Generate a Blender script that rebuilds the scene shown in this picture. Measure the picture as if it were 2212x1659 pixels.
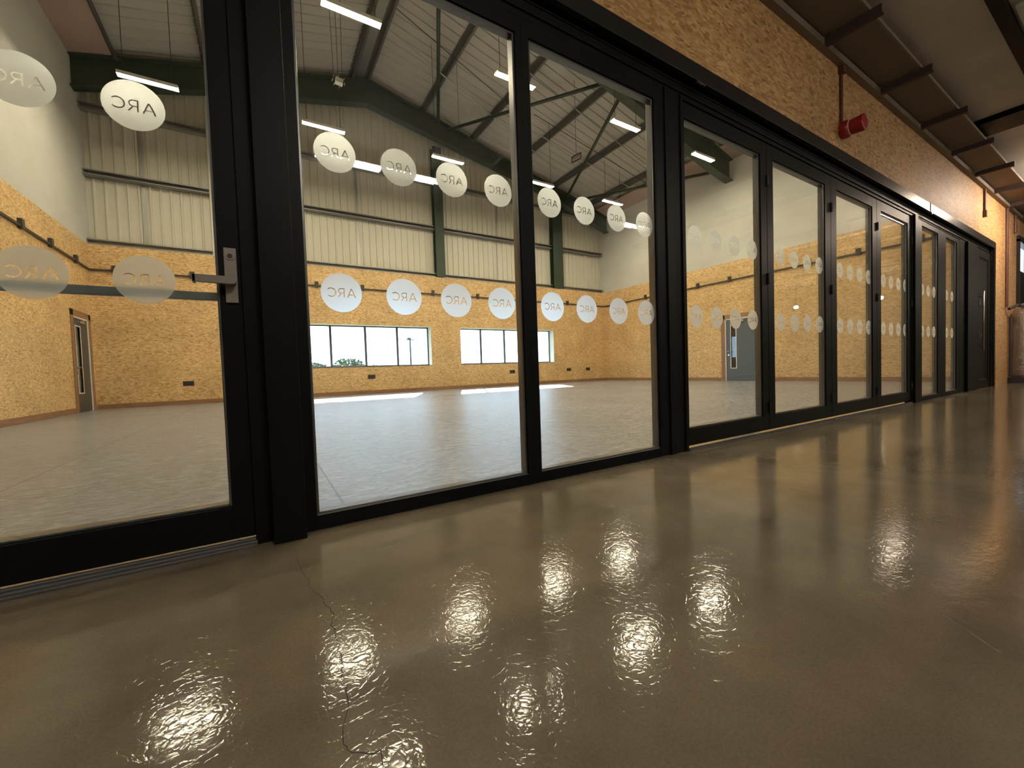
import bpy, bmesh, math, random
from mathutils import Vector, Matrix
random.seed(7)
for o in list(bpy.data.objects): bpy.data.objects.remove(o)
S = bpy.context.scene
COL = S.collection

# ------------------------------------------------------------------ camera
YAW, PIT, ROL, FPX = 0.5518, -0.0344, -0.0341, 876.33
def cam_axes():
    fw = Vector((math.sin(YAW)*math.cos(PIT), math.cos(YAW)*math.cos(PIT), math.sin(PIT)))
    rt = Vector((math.cos(YAW), -math.sin(YAW), 0)); up = rt.cross(fw)
    c, s = math.cos(ROL), math.sin(ROL)
    return c*rt + s*up, -s*rt + c*up, fw
cr, cu, cf = cam_axes()
cd = bpy.data.cameras.new('camera'); cam = bpy.data.objects.new('camera', cd); COL.objects.link(cam)
cd.sensor_width = 36; cd.lens = FPX/2212*36; cd.clip_start = .02; cd.clip_end = 500
m3 = Matrix((cr, cu, -cf)).transposed()
cam.matrix_world = Matrix.Translation((0, -1.9947, .68)) @ m3.to_4x4()
S.camera = cam

# ------------------------------------------------------------------ light + exposure
W = bpy.data.worlds.new('world'); S.world = W; W.use_nodes = True
bg = W.node_tree.nodes['Background']; bg.inputs[0].default_value = (.50, .73, 1, 1); bg.inputs[1].default_value = 8.0
sd = bpy.data.lights.new('sun', 'SUN'); sd.energy = 45; sd.angle = .009; sd.color = (1, .96, .9)
sun = bpy.data.objects.new('sun', sd); COL.objects.link(sun)
sun.rotation_euler = Vector((-.47, -1, -.59)).to_track_quat('-Z', 'Y').to_euler(); sun.location = (10, 30, 20)
S.view_settings.view_transform = 'Standard'; S.view_settings.look = 'None'
S.view_settings.exposure = 0.0; S.view_settings.gamma = 1; S.view_settings.use_curve_mapping = False
HALL_LAMP = 240.0      # radiance of the hall lamps
CORR_LAMP = 165.0      # radiance of the lamps on the concrete-floored side
WARM = (1, .87, .62, 1)

# ------------------------------------------------------------------ materials
def mat(name, col=(.5,.5,.5), rough=.6, metal=0, spec=.5, fn=None):
    m = bpy.data.materials.new(name); m.use_nodes = True
    nt = m.node_tree; b = nt.nodes['Principled BSDF']
    b.inputs['Base Color'].default_value = (*col, 1); b.inputs['Roughness'].default_value = rough
    b.inputs['Metallic'].default_value = metal; b.inputs['Specular IOR Level'].default_value = spec
    if fn: fn(nt, b)
    return m
def N(nt, t, **k):
    n = nt.nodes.new(t)
    for a, v in k.items(): setattr(n, a, v)
    return n
def mth(nt, op, a, b=None, c=None):
    n = N(nt, 'ShaderNodeMath', operation=op)
    for i, v in enumerate((a, b, c)):
        if v is None: continue
        if isinstance(v, (int, float)): n.inputs[i].default_value = v
        else: nt.links.new(v, n.inputs[i])
    return n.outputs[0]
def ramp(nt, f, stops):
    r = N(nt, 'ShaderNodeValToRGB'); e = r.color_ramp.elements
    while len(e) < len(stops): e.new(.5)
    for x, (p, c) in zip(e, stops): x.position = p; x.color = (*c, 1) if len(c) == 3 else c
    nt.links.new(f, r.inputs[0]); return r.outputs[0]
def noise(nt, vec, scale, detail=3, rough=.5, dist=0):
    n = N(nt, 'ShaderNodeTexNoise'); n.inputs['Scale'].default_value = scale; n.inputs['Detail'].default_value = detail
    n.inputs['Roughness'].default_value = rough; n.inputs['Distortion'].default_value = dist
    if vec is not None: nt.links.new(vec, n.inputs['Vector'])
    return n
def mapping(nt, vec, scale=(1,1,1), rot=(0,0,0), loc=(0,0,0)):
    n = N(nt, 'ShaderNodeMapping'); n.inputs['Scale'].default_value = scale; n.inputs['Rotation'].default_value = rot
    n.inputs['Location'].default_value = loc; nt.links.new(vec, n.inputs[0]); return n.outputs[0]
def pos(nt): return N(nt, 'ShaderNodeNewGeometry').outputs['Position']
def mixc(nt, f, a, b, mode='MIX'):
    n = N(nt, 'ShaderNodeMix', data_type='RGBA', blend_type=mode)
    for sock, v in ((n.inputs[0], f), (n.inputs[6], a), (n.inputs[7], b)):
        if isinstance(v, (int, float)): sock.default_value = v
        elif isinstance(v, tuple): sock.default_value = (*v, 1)
        else: nt.links.new(v, sock)
    return n.outputs[2]
def bump(nt, b, h, s=.3, d=.01):
    n = N(nt, 'ShaderNodeBump'); n.inputs['Strength'].default_value = s; n.inputs['Distance'].default_value = d
    nt.links.new(h, n.inputs['Height']); nt.links.new(n.outputs[0], b.inputs['Normal'])

def osb_mat(name, tone=1.0, red=0.0):
    def fn(nt, b):
        P = pos(nt); sp = N(nt, 'ShaderNodeSeparateXYZ'); nt.links.new(P, sp.inputs[0])
        u = mth(nt, 'ADD', sp.outputs[0], sp.outputs[1])
        cb = N(nt, 'ShaderNodeCombineXYZ'); nt.links.new(u, cb.inputs[0]); nt.links.new(sp.outputs[2], cb.inputs[1])
        warp = noise(nt, cb.outputs[0], 6, 2)
        wv = N(nt, 'ShaderNodeVectorMath', operation='MULTIPLY_ADD')
        nt.links.new(warp.outputs['Color'], wv.inputs[0]); wv.inputs[1].default_value = (.07, .07, 0); nt.links.new(cb.outputs[0], wv.inputs[2])
        base = None
        T = tone
        pal = [(0, (.27*T, .15*T, .06*T)), (.12, (.40*T, .25*T, .11*T)), (.5, (.50*T, .335*T, .155*T)), (1, (.64*T, .46*T, .24*T))]
        for i, (rot, sx, sy) in enumerate([(.10, 15, 52), (-.45, 19, 56), (.8, 17, 50)]):
            v = N(nt, 'ShaderNodeTexVoronoi', voronoi_dimensions='2D'); v.inputs['Scale'].default_value = 1
            nt.links.new(mapping(nt, wv.outputs[0], (sx, sy, 1), (0, 0, rot), (i*3.3, i*7.1, 0)), v.inputs['Vector'])
            s = N(nt, 'ShaderNodeSeparateColor'); nt.links.new(v.outputs['Color'], s.inputs[0])
            c = ramp(nt, s.outputs[0], pal)
            base = c if base is None else mixc(nt, mth(nt, 'GREATER_THAN', s.outputs[1], .62), base, c)
        n2 = noise(nt, cb.outputs[0], 1.1, 3)
        base = mixc(nt, 1.0, base, ramp(nt, n2.outputs[0], [(.3, (.86, .84, .8)), (.7, (1.08, 1.06, 1.02))]), 'MULTIPLY')
        n3 = noise(nt, mapping(nt, wv.outputs[0], (22, 95, 1)), 1, 2)
        dark = ramp(nt, n3.outputs[0], [(.68, (0, 0, 0)), (.74, (1, 1, 1))])
        base = mixc(nt, mth(nt, 'MULTIPLY', dark, .55), base, (.20*T, .09*T, .03*T))
        # sheet joints
        ju = mth(nt, 'LESS_THAN', mth(nt, 'ABSOLUTE', mth(nt, 'SUBTRACT', mth(nt, 'FRACT', mth(nt, 'DIVIDE', u, 2.44)), .5)), .0008)
        jv = mth(nt, 'LESS_THAN', mth(nt, 'ABSOLUTE', mth(nt, 'SUBTRACT', mth(nt, 'FRACT', mth(nt, 'DIVIDE', mth(nt, 'ADD', sp.outputs[2], 0.0), 6.1)), .5)), .0004)
        base = mixc(nt, mth(nt, 'MULTIPLY', mth(nt, 'MAXIMUM', ju, jv), .6), base, (.12, .06, .02))
        if red: base = mixc(nt, red, base, (1.0, .80, .72), 'MULTIPLY')
        nt.links.new(base, b.inputs['Base Color'])
    return mat(name, rough=.55, spec=.35, fn=fn)

def vinyl_fn(nt, b):
    P = pos(nt)
    n1 = noise(nt, mapping(nt, P, (2.6, 8, 1)), 3.6, 6, .68, 1.2)
    n2 = noise(nt, P, .45, 2)
    c = ramp(nt, n1.outputs[0], [(.30, (.14, .15, .165)), (.5, (.235, .25, .27)), (.70, (.36, .375, .39))])
    c = mixc(nt, 1.0, c, ramp(nt, n2.outputs[0], [(.3, (.9, .9, .9)), (.7, (1.08, 1.07, 1.05))]), 'MULTIPLY')
    sp = N(nt, 'ShaderNodeSeparateXYZ'); nt.links.new(P, sp.inputs[0])
    f = mth(nt, 'FRACT', mth(nt, 'DIVIDE', mth(nt, 'SUBTRACT', sp.outputs[0], .34-.915), 1.83))
    j = mth(nt, 'LESS_THAN', mth(nt, 'ABSOLUTE', mth(nt, 'SUBTRACT', f, .5)), .0028)
    c = mixc(nt, mth(nt, 'MULTIPLY', j, .75), c, (.04, .04, .045))
    nt.links.new(c, b.inputs['Base Color'])
    r = ramp(nt, n1.outputs[0], [(.3, (.17,)*3), (.7, (.27,)*3)]); nt.links.new(r, b.inputs['Roughness'])
    n5 = noise(nt, mapping(nt, P, (3, 12, 1)), 6, 3, .6, 1.0)
    bump(nt, b, mth(nt, 'ADD', n1.outputs[0], mth(nt, 'MULTIPLY', n5.outputs[0], .4)), .6, .016)
def concrete_fn(nt, b):
    P = pos(nt)
    n1 = noise(nt, P, .55, 4, .6, .6); n2 = noise(nt, P, 2.6, 6, .65); n3 = noise(nt, P, 160, 2, .6)
    c = ramp(nt, n1.outputs[0], [(.32, (.13, .104, .072)), (.5, (.165, .134, .095)), (.68, (.20, .166, .122))])
    c = mixc(nt, .8, c, ramp(nt, n2.outputs[0], [(.3, (.78, .77, .75)), (.7, (1.2, 1.19, 1.17))]), 'MULTIPLY')
    c = mixc(nt, .25, c, ramp(nt, n3.outputs[0], [(.3, (.6, .6, .6)), (.7, (1.4, 1.4, 1.4))]), 'MULTIPLY')
    nt.links.new(c, b.inputs['Base Color'])
    r = ramp(nt, n2.outputs[0], [(.3, (.07,)*3), (.75, (.11,)*3)]); nt.links.new(r, b.inputs['Roughness'])
    v = N(nt, 'ShaderNodeTexVoronoi', feature='DISTANCE_TO_EDGE'); v.inputs['Scale'].default_value = 38
    wn = noise(nt, P, 20, 2); w = N(nt, 'ShaderNodeVectorMath', operation='MULTIPLY_ADD')
    nt.links.new(wn.outputs['Color'], w.inputs[0]); w.inputs[1].default_value = (.05, .05, .05); nt.links.new(P, w.inputs[2])
    nt.links.new(w.outputs[0], v.inputs['Vector'])
    cr_ = ramp(nt, v.outputs[0], [(0, (0, 0, 0)), (.12, (1, 1, 1))])
    n4 = noise(nt, w.outputs[0], 26, 3, .55, .8)
    h = mth(nt, 'ADD', mth(nt, 'MULTIPLY', cr_, .17), mth(nt, 'ADD', mth(nt, 'MULTIPLY', n2.outputs[0], 1.6), n4.outputs[0]))
    bump(nt, b, h, 1.0, .00046)
def plaster_fn(nt, b):
    n = noise(nt, pos(nt), 1.2, 3)
    nt.links.new(ramp(nt, n.outputs[0], [(.3, (.50, .49, .445)), (.7, (.55, .54, .49))]), b.inputs['Base Color'])
def wood_fn(nt, b):
    n = noise(nt, mapping(nt, pos(nt), (1, 1, 14)), 3, 4)
    nt.links.new(ramp(nt, n.outputs[0], [(.3, (.20, .10, .045)), (.7, (.34, .18, .08))]), b.inputs['Base Color'])
def green_fn(nt, b):
    n = noise(nt, pos(nt), 2, 3)
    nt.links.new(ramp(nt, n.outputs[0], [(.3, (.010, .026, .013)), (.7, (.017, .038, .019))]), b.inputs['Base Color'])
def ply_fn(nt, b):
    n = noise(nt, pos(nt), 1.5, 3)
    nt.links.new(ramp(nt, n.outputs[0], [(.3, (.52, .49, .46)), (.7, (.62, .58, .55))]), b.inputs['Base Color'])
def foil_fn(nt, b):
    n = noise(nt, pos(nt), 22, 4, .6, .6); bump(nt, b, n.outputs[0], .6, .03)
def leaf_fn(nt, b):
    n = noise(nt, pos(nt), 4, 3)
    nt.links.new(ramp(nt, n.outputs[0], [(.3, (.03, .045, .012)), (.7, (.07, .085, .025))]), b.inputs['Base Color'])

M = dict(
    osb=osb_mat('osb_board', 1.25), osb_front=osb_mat('osb_board_front', .95, .5),
    vinyl=mat('grey_vinyl', fn=vinyl_fn, spec=.42), concrete=mat('polished_concrete', fn=concrete_fn, spec=.28),
    plaster=mat('white_plaster', rough=.85, spec=.2, fn=plaster_fn),
    clad=mat('cream_liner_sheet', (.56, .535, .45), .5, 0, .4), deck=mat('roof_liner_sheet', (.42, .40, .36), .5, 0, .4),
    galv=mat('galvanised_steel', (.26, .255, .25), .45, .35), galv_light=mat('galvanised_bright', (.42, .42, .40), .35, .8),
    purlin=mat('dull_galvanised_purlin', (.13, .125, .115), .5, .45),
    green=mat('green_paint', rough=.45, fn=green_fn), black=mat('black_powder_coat', (.0055, .0055, .006), .42, 0, .12),
    trim=mat('black_metal_trim', (.05, .048, .05), .28, .75), bead=mat('satin_metal_bead', (.16, .16, .16), .28, .85),
    rubber=mat('black_rubber', (.01, .01, .01), .6), alu=mat('brushed_aluminium', (.30, .27, .255), .35, .85),
    thresh=mat('aluminium_threshold', (.16, .16, .165), .5, .6),
    wood=mat('brown_timber', rough=.5, fn=wood_fn), greydoor=mat('blue_grey_door', (.085, .10, .12), .45),
    darkdoor=mat('dark_grey_door', (.045, .045, .042), .4), white=mat('white_plastic', (.75, .75, .72), .4),
    steel=mat('stainless_steel', (.6, .6, .6), .25, .9), blackp=mat('black_plastic', (.02, .02, .022), .45),
    cable=mat('dark_brown_conduit', (.035, .028, .025), .5), red=mat('red_plastic', (.30, .008, .014), .35),
    brown=mat('rusty_brown_pipe', (.10, .035, .022), .5), ply=mat('grey_brown_soffit', rough=.8, fn=ply_fn),
    mesh=mat('brown_soffit_panel', (.16, .13, .105), .75), edge=mat('dull_beige_edge', (.19, .155, .12), .7), brk=mat('bracket_steel', (.07, .05, .052), .5, .3),
    pink=mat('pink_fire_board', (.36, .25, .21), .8), foil=mat('silver_jacket', (.5, .5, .52), .3, .85, fn=foil_fn),
    wframe=mat('grey_window_frame', (.05, .053, .06), .4), postm=mat('lamp_post_grey', (.008, .008, .009), .5), leaf=mat('green_leaves', rough=.7, fn=leaf_fn),
    bark=mat('bark', (.10, .07, .05), .8), grass=mat('grass', (.10, .14, .05), .9), tarmac=mat('crack_dark', (.02, .015, .012), .9),
    paper=mat('paper', (.75, .73, .66), .7), glint=mat('glint_strip_metal', (.35, .36, .38), .3, .9), barm=mat('blue_grey_bar', (.16, .18, .19), .4, .3), wirem=mat('thin_wire', (.05, .05, .045), .5, .5), inkm=mat('dark_red_ink', (.12, .006, .02), .5))

def glass_mat(name, tint=(.975, .985, .975), k=1.0):
    m = bpy.data.materials.new(name); m.use_nodes = True; nt = m.node_tree; nt.nodes.clear()
    g = N(nt, 'ShaderNodeNewGeometry'); d = N(nt, 'ShaderNodeVectorMath', operation='DOT_PRODUCT')
    nt.links.new(g.outputs['Incoming'], d.inputs[0]); nt.links.new(g.outputs['Normal'], d.inputs[1])
    c = mth(nt, 'ABSOLUTE', d.outputs['Value'])
    f = mth(nt, 'POWER', mth(nt, 'SUBTRACT', 1.0, c), 5.0)
    f = mth(nt, 'MULTIPLY', mth(nt, 'ADD', mth(nt, 'MULTIPLY', f, .95), .045), k)
    t = N(nt, 'ShaderNodeBsdfTransparent'); t.inputs[0].default_value = (*tint, 1)
    r = N(nt, 'ShaderNodeBsdfGlossy'); r.inputs['Roughness'].default_value = 0.0; r.inputs[0].default_value = (.98, .98, .98, 1)
    x = N(nt, 'ShaderNodeMixShader'); nt.links.new(f, x.inputs[0]); nt.links.new(t.outputs[0], x.inputs[1]); nt.links.new(r.outputs[0], x.inputs[2])
    o = N(nt, 'ShaderNodeOutputMaterial'); nt.links.new(x.outputs[0], o.inputs[0]); return m
M['glass'] = glass_mat('clear_glass')
def frost_mat():
    m = bpy.data.materials.new('frosted_vinyl'); m.use_nodes = True; nt = m.node_tree; nt.nodes.clear()
    t = N(nt, 'ShaderNodeBsdfTranslucent'); t.inputs[0].default_value = (.80, .84, .84, 1)
    d = N(nt, 'ShaderNodeBsdfDiffuse'); d.inputs[0].default_value = (.40, .41, .41, 1)
    p = N(nt, 'ShaderNodeBsdfTransparent'); p.inputs[0].default_value = (.9, .9, .9, 1)
    a0 = N(nt, 'ShaderNodeMixShader'); a0.inputs[0].default_value = .30; nt.links.new(t.outputs[0], a0.inputs[1]); nt.links.new(d.outputs[0], a0.inputs[2])
    rf = N(nt, 'ShaderNodeBsdfRefraction'); rf.inputs['Color'].default_value = (.90, .95, .97, 1); rf.inputs['Roughness'].default_value = .78; rf.inputs['IOR'].default_value = 1.25
    a = N(nt, 'ShaderNodeMixShader'); a.inputs[0].default_value = .55; nt.links.new(a0.outputs[0], a.inputs[1]); nt.links.new(rf.outputs[0], a.inputs[2])
    b = N(nt, 'ShaderNodeMixShader'); b.inputs[0].default_value = .05; nt.links.new(a.outputs[0], b.inputs[1]); nt.links.new(p.outputs[0], b.inputs[2])
    o = N(nt, 'ShaderNodeOutputMaterial'); nt.links.new(b.outputs[0], o.inputs[0]); return m
M['frost'] = frost_mat()
def emit(name, col, s):
    m = bpy.data.materials.new(name); m.use_nodes = True; nt = m.node_tree; nt.nodes.clear()
    e = N(nt, 'ShaderNodeEmission'); e.inputs[0].default_value = col; e.inputs[1].default_value = s
    o = N(nt, 'ShaderNodeOutputMaterial'); nt.links.new(e.outputs[0], o.inputs[0]); return m
M['lamp'] = emit('lamp_diffuser', WARM, HALL_LAMP)
M['lamp2'] = emit('twin_lamp_diffuser', (1, .90, .74, 1), CORR_LAMP)
M['lamp3'] = emit('wall_strip_diffuser', (1, .80, .62, 1), CORR_LAMP*1.35)
M['bulb'] = emit('bulb', (1, .88, .66, 1), 160)
M['room_glow'] = emit('lit_room_beyond', (.75, .88, 1, 1), 1.3)  # emission in place of the bright interior past the far doorway

# ------------------------------------------------------------------ mesh helpers (world coordinates in, origins at the base)
OFF = {}
def BM(): return bmesh.new()
def box(b, x0, x1, y0, y1, z0, z1):
    x0, x1 = sorted((x0, x1)); y0, y1 = sorted((y0, y1)); z0, z1 = sorted((z0, z1))
    v = [b.verts.new(p) for p in ((x0,y0,z0),(x1,y0,z0),(x1,y1,z0),(x0,y1,z0),(x0,y0,z1),(x1,y0,z1),(x1,y1,z1),(x0,y1,z1))]
    for f in ((0,3,2,1),(4,5,6,7),(0,1,5,4),(1,2,6,5),(2,3,7,6),(3,0,4,7)): b.faces.new([v[i] for i in f])
    return b
def tube(b, p0, p1, r, seg=10, r2=None):
    p0, p1 = Vector(p0), Vector(p1); d = (p1-p0); r2 = r if r2 is None else r2
    q = d.to_track_quat('Z', 'Y'); A, B = [], []
    for i in range(seg):
        a = 2*math.pi*i/seg; c = Vector((math.cos(a), math.sin(a), 0))
        A.append(b.verts.new(p0+q@(c*r))); B.append(b.verts.new(p1+q@(c*r2)))
    for i in range(seg):
        j = (i+1) % seg; b.faces.new((A[i], A[j], B[j], B[i]))
    b.faces.new(A[::-1]); b.faces.new(B); return b
def prism(b, pts, y0, y1, ax='y'):
    """closed outline in x,z pushed along y (or outline y,z pushed along x)"""
    mk = (lambda p, t: (p[0], t, p[1])) if ax == 'y' else ((lambda p, t: (t, p[0], p[1])) if ax == 'x' else (lambda p, t: (p[0], p[1], t)))
    A = [b.verts.new(mk(p, y0)) for p in pts]; B = [b.verts.new(mk(p, y1)) for p in pts]
    n = len(pts)
    for i in range(n): j = (i+1) % n; b.faces.new((A[i], A[j], B[j], B[i]))
    b.faces.new(A[::-1]); b.faces.new(B); bmesh.ops.recalc_face_normals(b, faces=b.faces); return b
def beam(b, p0, p1, w, h, up=(0,0,1)):
    p0, p1 = Vector(p0), Vector(p1); d = (p1-p0).normalized(); s = d.cross(Vector(up)).normalized(); u = s.cross(d)
    V = []
    for p in (p0, p1):
        for a, c in ((-1,-1),(1,-1),(1,1),(-1,1)): V.append(b.verts.new(p + s*(a*w/2) + u*(c*h/2)))
    for f in ((0,1,2,3),(7,6,5,4),(0,4,5,1),(1,5,6,2),(2,6,7,3),(3,7,4,0)): b.faces.new([V[i] for i in f])
    return b
def ibeam(b, p0, p1, w, h, t=.02, up=(0,0,1)):
    p0, p1 = Vector(p0), Vector(p1); d = (p1-p0).normalized(); s = d.cross(Vector(up)).normalized(); u = s.cross(d)
    for a in (-1, 1): beam(b, p0+u*a*(h-t)/2, p1+u*a*(h-t)/2, w, t, up)
    beam(b, p0, p1, t, h-2*t, up)
def link(name, b, m, parent=None, bevel=0, smooth=False):
    me = bpy.data.meshes.new(name); o = bpy.data.objects.new(name, me); COL.objects.link(o)
    if parent is not None:
        off = OFF[parent.name]; o.parent = parent
    else:
        xs = [v.co.x for v in b.verts]; ys = [v.co.y for v in b.verts]; zs = [v.co.z for v in b.verts]
        off = Vector(((min(xs)+max(xs))/2, (min(ys)+max(ys))/2, min(zs))); o.location = off
    OFF[o.name] = off
    bmesh.ops.translate(b, verts=b.verts, vec=-off); 
    b.to_mesh(me); b.free(); me.materials.append(M[m] if isinstance(m, str) else m)
    if smooth:
        for p in me.polygons: p.use_smooth = True
    if bevel:
        md = o.modifiers.new('bevel', 'BEVEL'); md.width = bevel; md.segments = 2; md.limit_method = 'ANGLE'
    return o
def empty(name, loc):
    o = bpy.data.objects.new(name, None); COL.objects.link(o); o.location = loc; OFF[o.name] = Vector(loc); o.empty_display_size = .1; return o
def tag(o, label=None, cat=None, group=None, kind=None):
    if label: o['label'] = label
    if cat: o['category'] = cat
    if group: o['group'] = group
    if kind: o['kind'] = kind
    return o
def struct(o, label, cat): return tag(o, label, cat, None, 'structure')
def copy_tree(o, parent=None):
    c = o.copy(); COL.objects.link(c)
    if parent is not None: c.parent = parent
    for ch in list(o.children): copy_tree(ch, c)
    return c
def grid_wall(b, xs, zs, y0, y1, holes, ax='y'):
    """wall with rectangular holes, cut into cells"""
    X = sorted(set(xs + [h[i] for h in holes for i in (0, 1)])); Z = sorted(set(zs + [h[i] for h in holes for i in (2, 3)]))
    for i in range(len(X)-1):
        for j in range(len(Z)-1):
            cx, cz = (X[i]+X[i+1])/2, (Z[j]+Z[j+1])/2
            if any(h[0] < cx < h[1] and h[2] < cz < h[3] for h in holes): continue
            if ax == 'y': box(b, X[i], X[i+1], y0, y1, Z[j], Z[j+1])
            else: box(b, y0, y1, X[i], X[i+1], Z[j], Z[j+1])
    return b

# ------------------------------------------------------------------ the setting
LX, RX, D = -3.81, 15.06, 13.19
OSBZ = 4.43
def deck(x): return 11.2 - .25*abs(x-3.6)
struct(link('floor', box(BM(), LX-.3, RX+.3, .10, D+.5, -.12, 0), 'vinyl'), 'grey streaky sheet vinyl floor of the empty hall behind the glass', 'floor')
b = box(BM(), -9, 24, -9.5, .10, -.12, 0)
cf_ = struct(link('floor', b, 'concrete'), 'polished brown concrete floor in front of the glazed partition', 'floor')
# crack and scratch in the concrete
b = BM()
def ribbon(b, pts, w, z=.0006):
    P = [Vector((x, y, z)) for x, y in pts]
    L, R_ = [], []
    for i, p in enumerate(P):
        d = (P[min(i+1, len(P)-1)]-P[max(i-1, 0)]).normalized(); n = Vector((-d.y, d.x, 0))
        ww = w*random.uniform(.4, 1.3); L.append(b.verts.new(p+n*ww/2)); R_.append(b.verts.new(p-n*ww/2))
    for i in range(len(P)-1): b.faces.new((R_[i], R_[i+1], L[i+1], L[i]))
def jag(pts, k=4, a=.006):
    out = []
    for (x0, y0), (x1, y1) in zip(pts, pts[1:]):
        for i in range(k):
            t = i/k; out.append((x0+(x1-x0)*t+random.uniform(-a, a), y0+(y1-y0)*t+random.uniform(-a/2, a/2)))
    return out+[pts[-1]]
ribbon(b, jag([(.08, -.18), (.088, -.3), (.09, -.43), (.10, -.53), (.13, -.65)]), .0016)
ribbon(b, jag([(.13, -.66), (.142, -.75), (.13, -.80), (.13, -.9), (.133, -.97), (.12, -1.02)]), .0022)
ribbon(b, jag([(.125, -1.05), (.115, -1.12), (.10, -1.2), (.112, -1.23), (.148, -1.255), (.155, -1.32), (.15, -1.5)]), .0018)
link('crack', b, 'tarmac', cf_)
b = BM(); ribbon(b, jag([(1.49, -1.69), (1.44, -1.75), (1.40, -1.80)], 3, .003), .004)
ribbon(b, jag([(.34, -.36), (.42, -.38), (.50, -.33), (.60, -.30)], 3, .003), .003); link('scratch', b, 'thresh', cf_)

# far gable wall: OSB below with two strip windows, ribbed liner sheet above
W1 = (.97, 5.71, .98, 2.48); W2 = (6.96, 11.72, .98, 2.48)
b = grid_wall(BM(), [LX-.3, RX+.3], [0, OSBZ], D, D+.42, [W1, W2])
wb = struct(link('wall_back', b, 'osb'), 'far hall wall, oriented strand board below and ribbed cream sheeting above', 'wall')
b = BM(); yb = D+.30; x = LX-.2; prof = []
while x < RX+.2:
    prof += [(x, 0), (x+.085, 0), (x+.10, -.038), (x+.135, -.038), (x+.15, 0), (x+.2, 0)]; x += .235
V0 = [b.verts.new((px, yb+dy, OSBZ)) for px, dy in prof]; V1 = [b.verts.new((px, yb+dy, deck(px)+.1)) for px, dy in prof]
for i in range(len(prof)-1): b.faces.new((V0[i], V0[i+1], V1[i+1], V1[i]))
link('ribbed_sheeting', b, 'clad', wb)
link('outer_skin', grid_wall(BM(), [LX-.3, RX+.3], [OSBZ, 11.6], D+.36, D+.42, []), 'clad', wb)
# side walls
def side_wall(name, x0, x1, hole, label):
    b = grid_wall(BM(), [.101, D+.42], [0, OSBZ], x0, x1, [hole] if hole else [], 'x')
    w = struct(link(name, b, 'osb'), label, 'wall')
    xi = x1 if x0 < 0 else x0
    b = prism(BM(), [(.10, OSBZ), (D+.42, OSBZ), (D+.42, deck(xi)+.1), (.10, deck(xi)+.1)], x0, x1, 'x')
    link('plasterboard', b, 'plaster', w); return w
side_wall('wall_right', RX, RX+.30, (5.78, 6.90, -.01, 2.33), 'right hall wall, strand board below and white plasterboard above, with a grey door')
side_wall('wall_left', LX-.30, LX, (11.88, 12.90, -.01, 2.36), 'left hall wall, strand board below and white plasterboard above')
# roof: ribbed liner deck on both slopes
b = BM(); y = .0
prof = []
while y < D+.4:
    prof += [(y, 0), (y+.27, 0), (y+.285, -.03), (y+.32, -.03), (y+.335, 0)]; y += .333
for xa, xb in ((LX-.3, 3.6), (3.6, RX+.3)):
    A = [b.verts.new((xa, py, deck(xa)+dz)) for py, dz in prof]; B = [b.verts.new((xb, py, deck(xb)+dz)) for py, dz in prof]
    for i in range(len(prof)-1): b.faces.new((A[i], B[i], B[i+1], A[i+1]))
cl = struct(link('ceiling', b, 'deck'), 'pitched roof of ribbed off-white liner sheet over the hall', 'ceiling')
b = prism(BM(), [(LX-.4, deck(LX-.4)+.06), (3.6, 11.26), (RX+.4, deck(RX+.4)+.06), (RX+.4, deck(RX+.4)+.2), (3.6, 11.42), (LX-.4, deck(LX-.4)+.2)], -.3, D+.6)
link('roof_outer_skin', b, 'deck', cl)
for x0, x1 in ((LX, -2.92), (14.25, RX)):
    b = prism(BM(), [(x0, deck(x0)-.20), (x1, deck(x1)-.20), (x1, deck(x1)-.16), (x0, deck(x0)-.16)], .1, D+.25)
    link('fire_board', b, 'pink', cl)

# front wall (strand board over the opening) and its upper part
WY0, WY1 = -.05, .10
OX0, OX1, OZ = -2.45, 12.90, 2.955
b = grid_wall(BM(), [-9, 15.42, 16.9, 24], [0, 3.87], WY0, WY1, [(OX0, OX1, -.01, OZ), (15.42, 16.9, -.01, 3.35)])
wf = struct(link('wall_front', b, 'osb_front'), 'strand board wall above and beside the black glazed partition', 'wall')
link('upper_wall', grid_wall(BM(), [-9, 24], [3.87, 11.6], WY0, WY1, []), 'plaster', wf)
# camera-side enclosure
struct(link('wall_rear', box(BM(), -9, 24, -9.7, -9.5, 0, 4.4), 'plaster'), 'plain wall behind the viewer, opposite the glazed partition', 'wall')
struct(link('wall_end', box(BM(), 24, 24.2, -9.5, .1, 0, 4.4), 'plaster'), 'plain wall at the far end of the concrete-floored space', 'wall')
struct(link('wall_near', box(BM(), -9.2, -9, -9.5, .1, 0, 4.4), 'plaster'), 'plain wall at the near end of the concrete-floored space', 'wall')
c2 = struct(link('ceiling', box(BM(), -9, 24, -9.5, WY0, 4.10, 4.25), 'ply'), 'flat grey-brown soffit over the concrete floor', 'ceiling')
b = BM()
b_edges = 1.515
xs = [3.545+1.515*k for k in range(-8, 14)]
for k, x in enumerate(xs[:-1]): box(b, x+.04, x+1.515-.035, -.46, WY0, 3.955, 3.975)
c3 = struct(link('trim_4', b, 'mesh'), 'brown panels between the wall-top brackets', 'soffit panel')
b = box(BM(), -9, 24, -.475, -.455, 3.95, 3.99); link('panel_edge_angle', b, 'edge', c3)
b = box(BM(), -9, 24, -.115, -.05, 3.87, 3.94); link('timber_batten', b, 'edge', c3)
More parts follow.
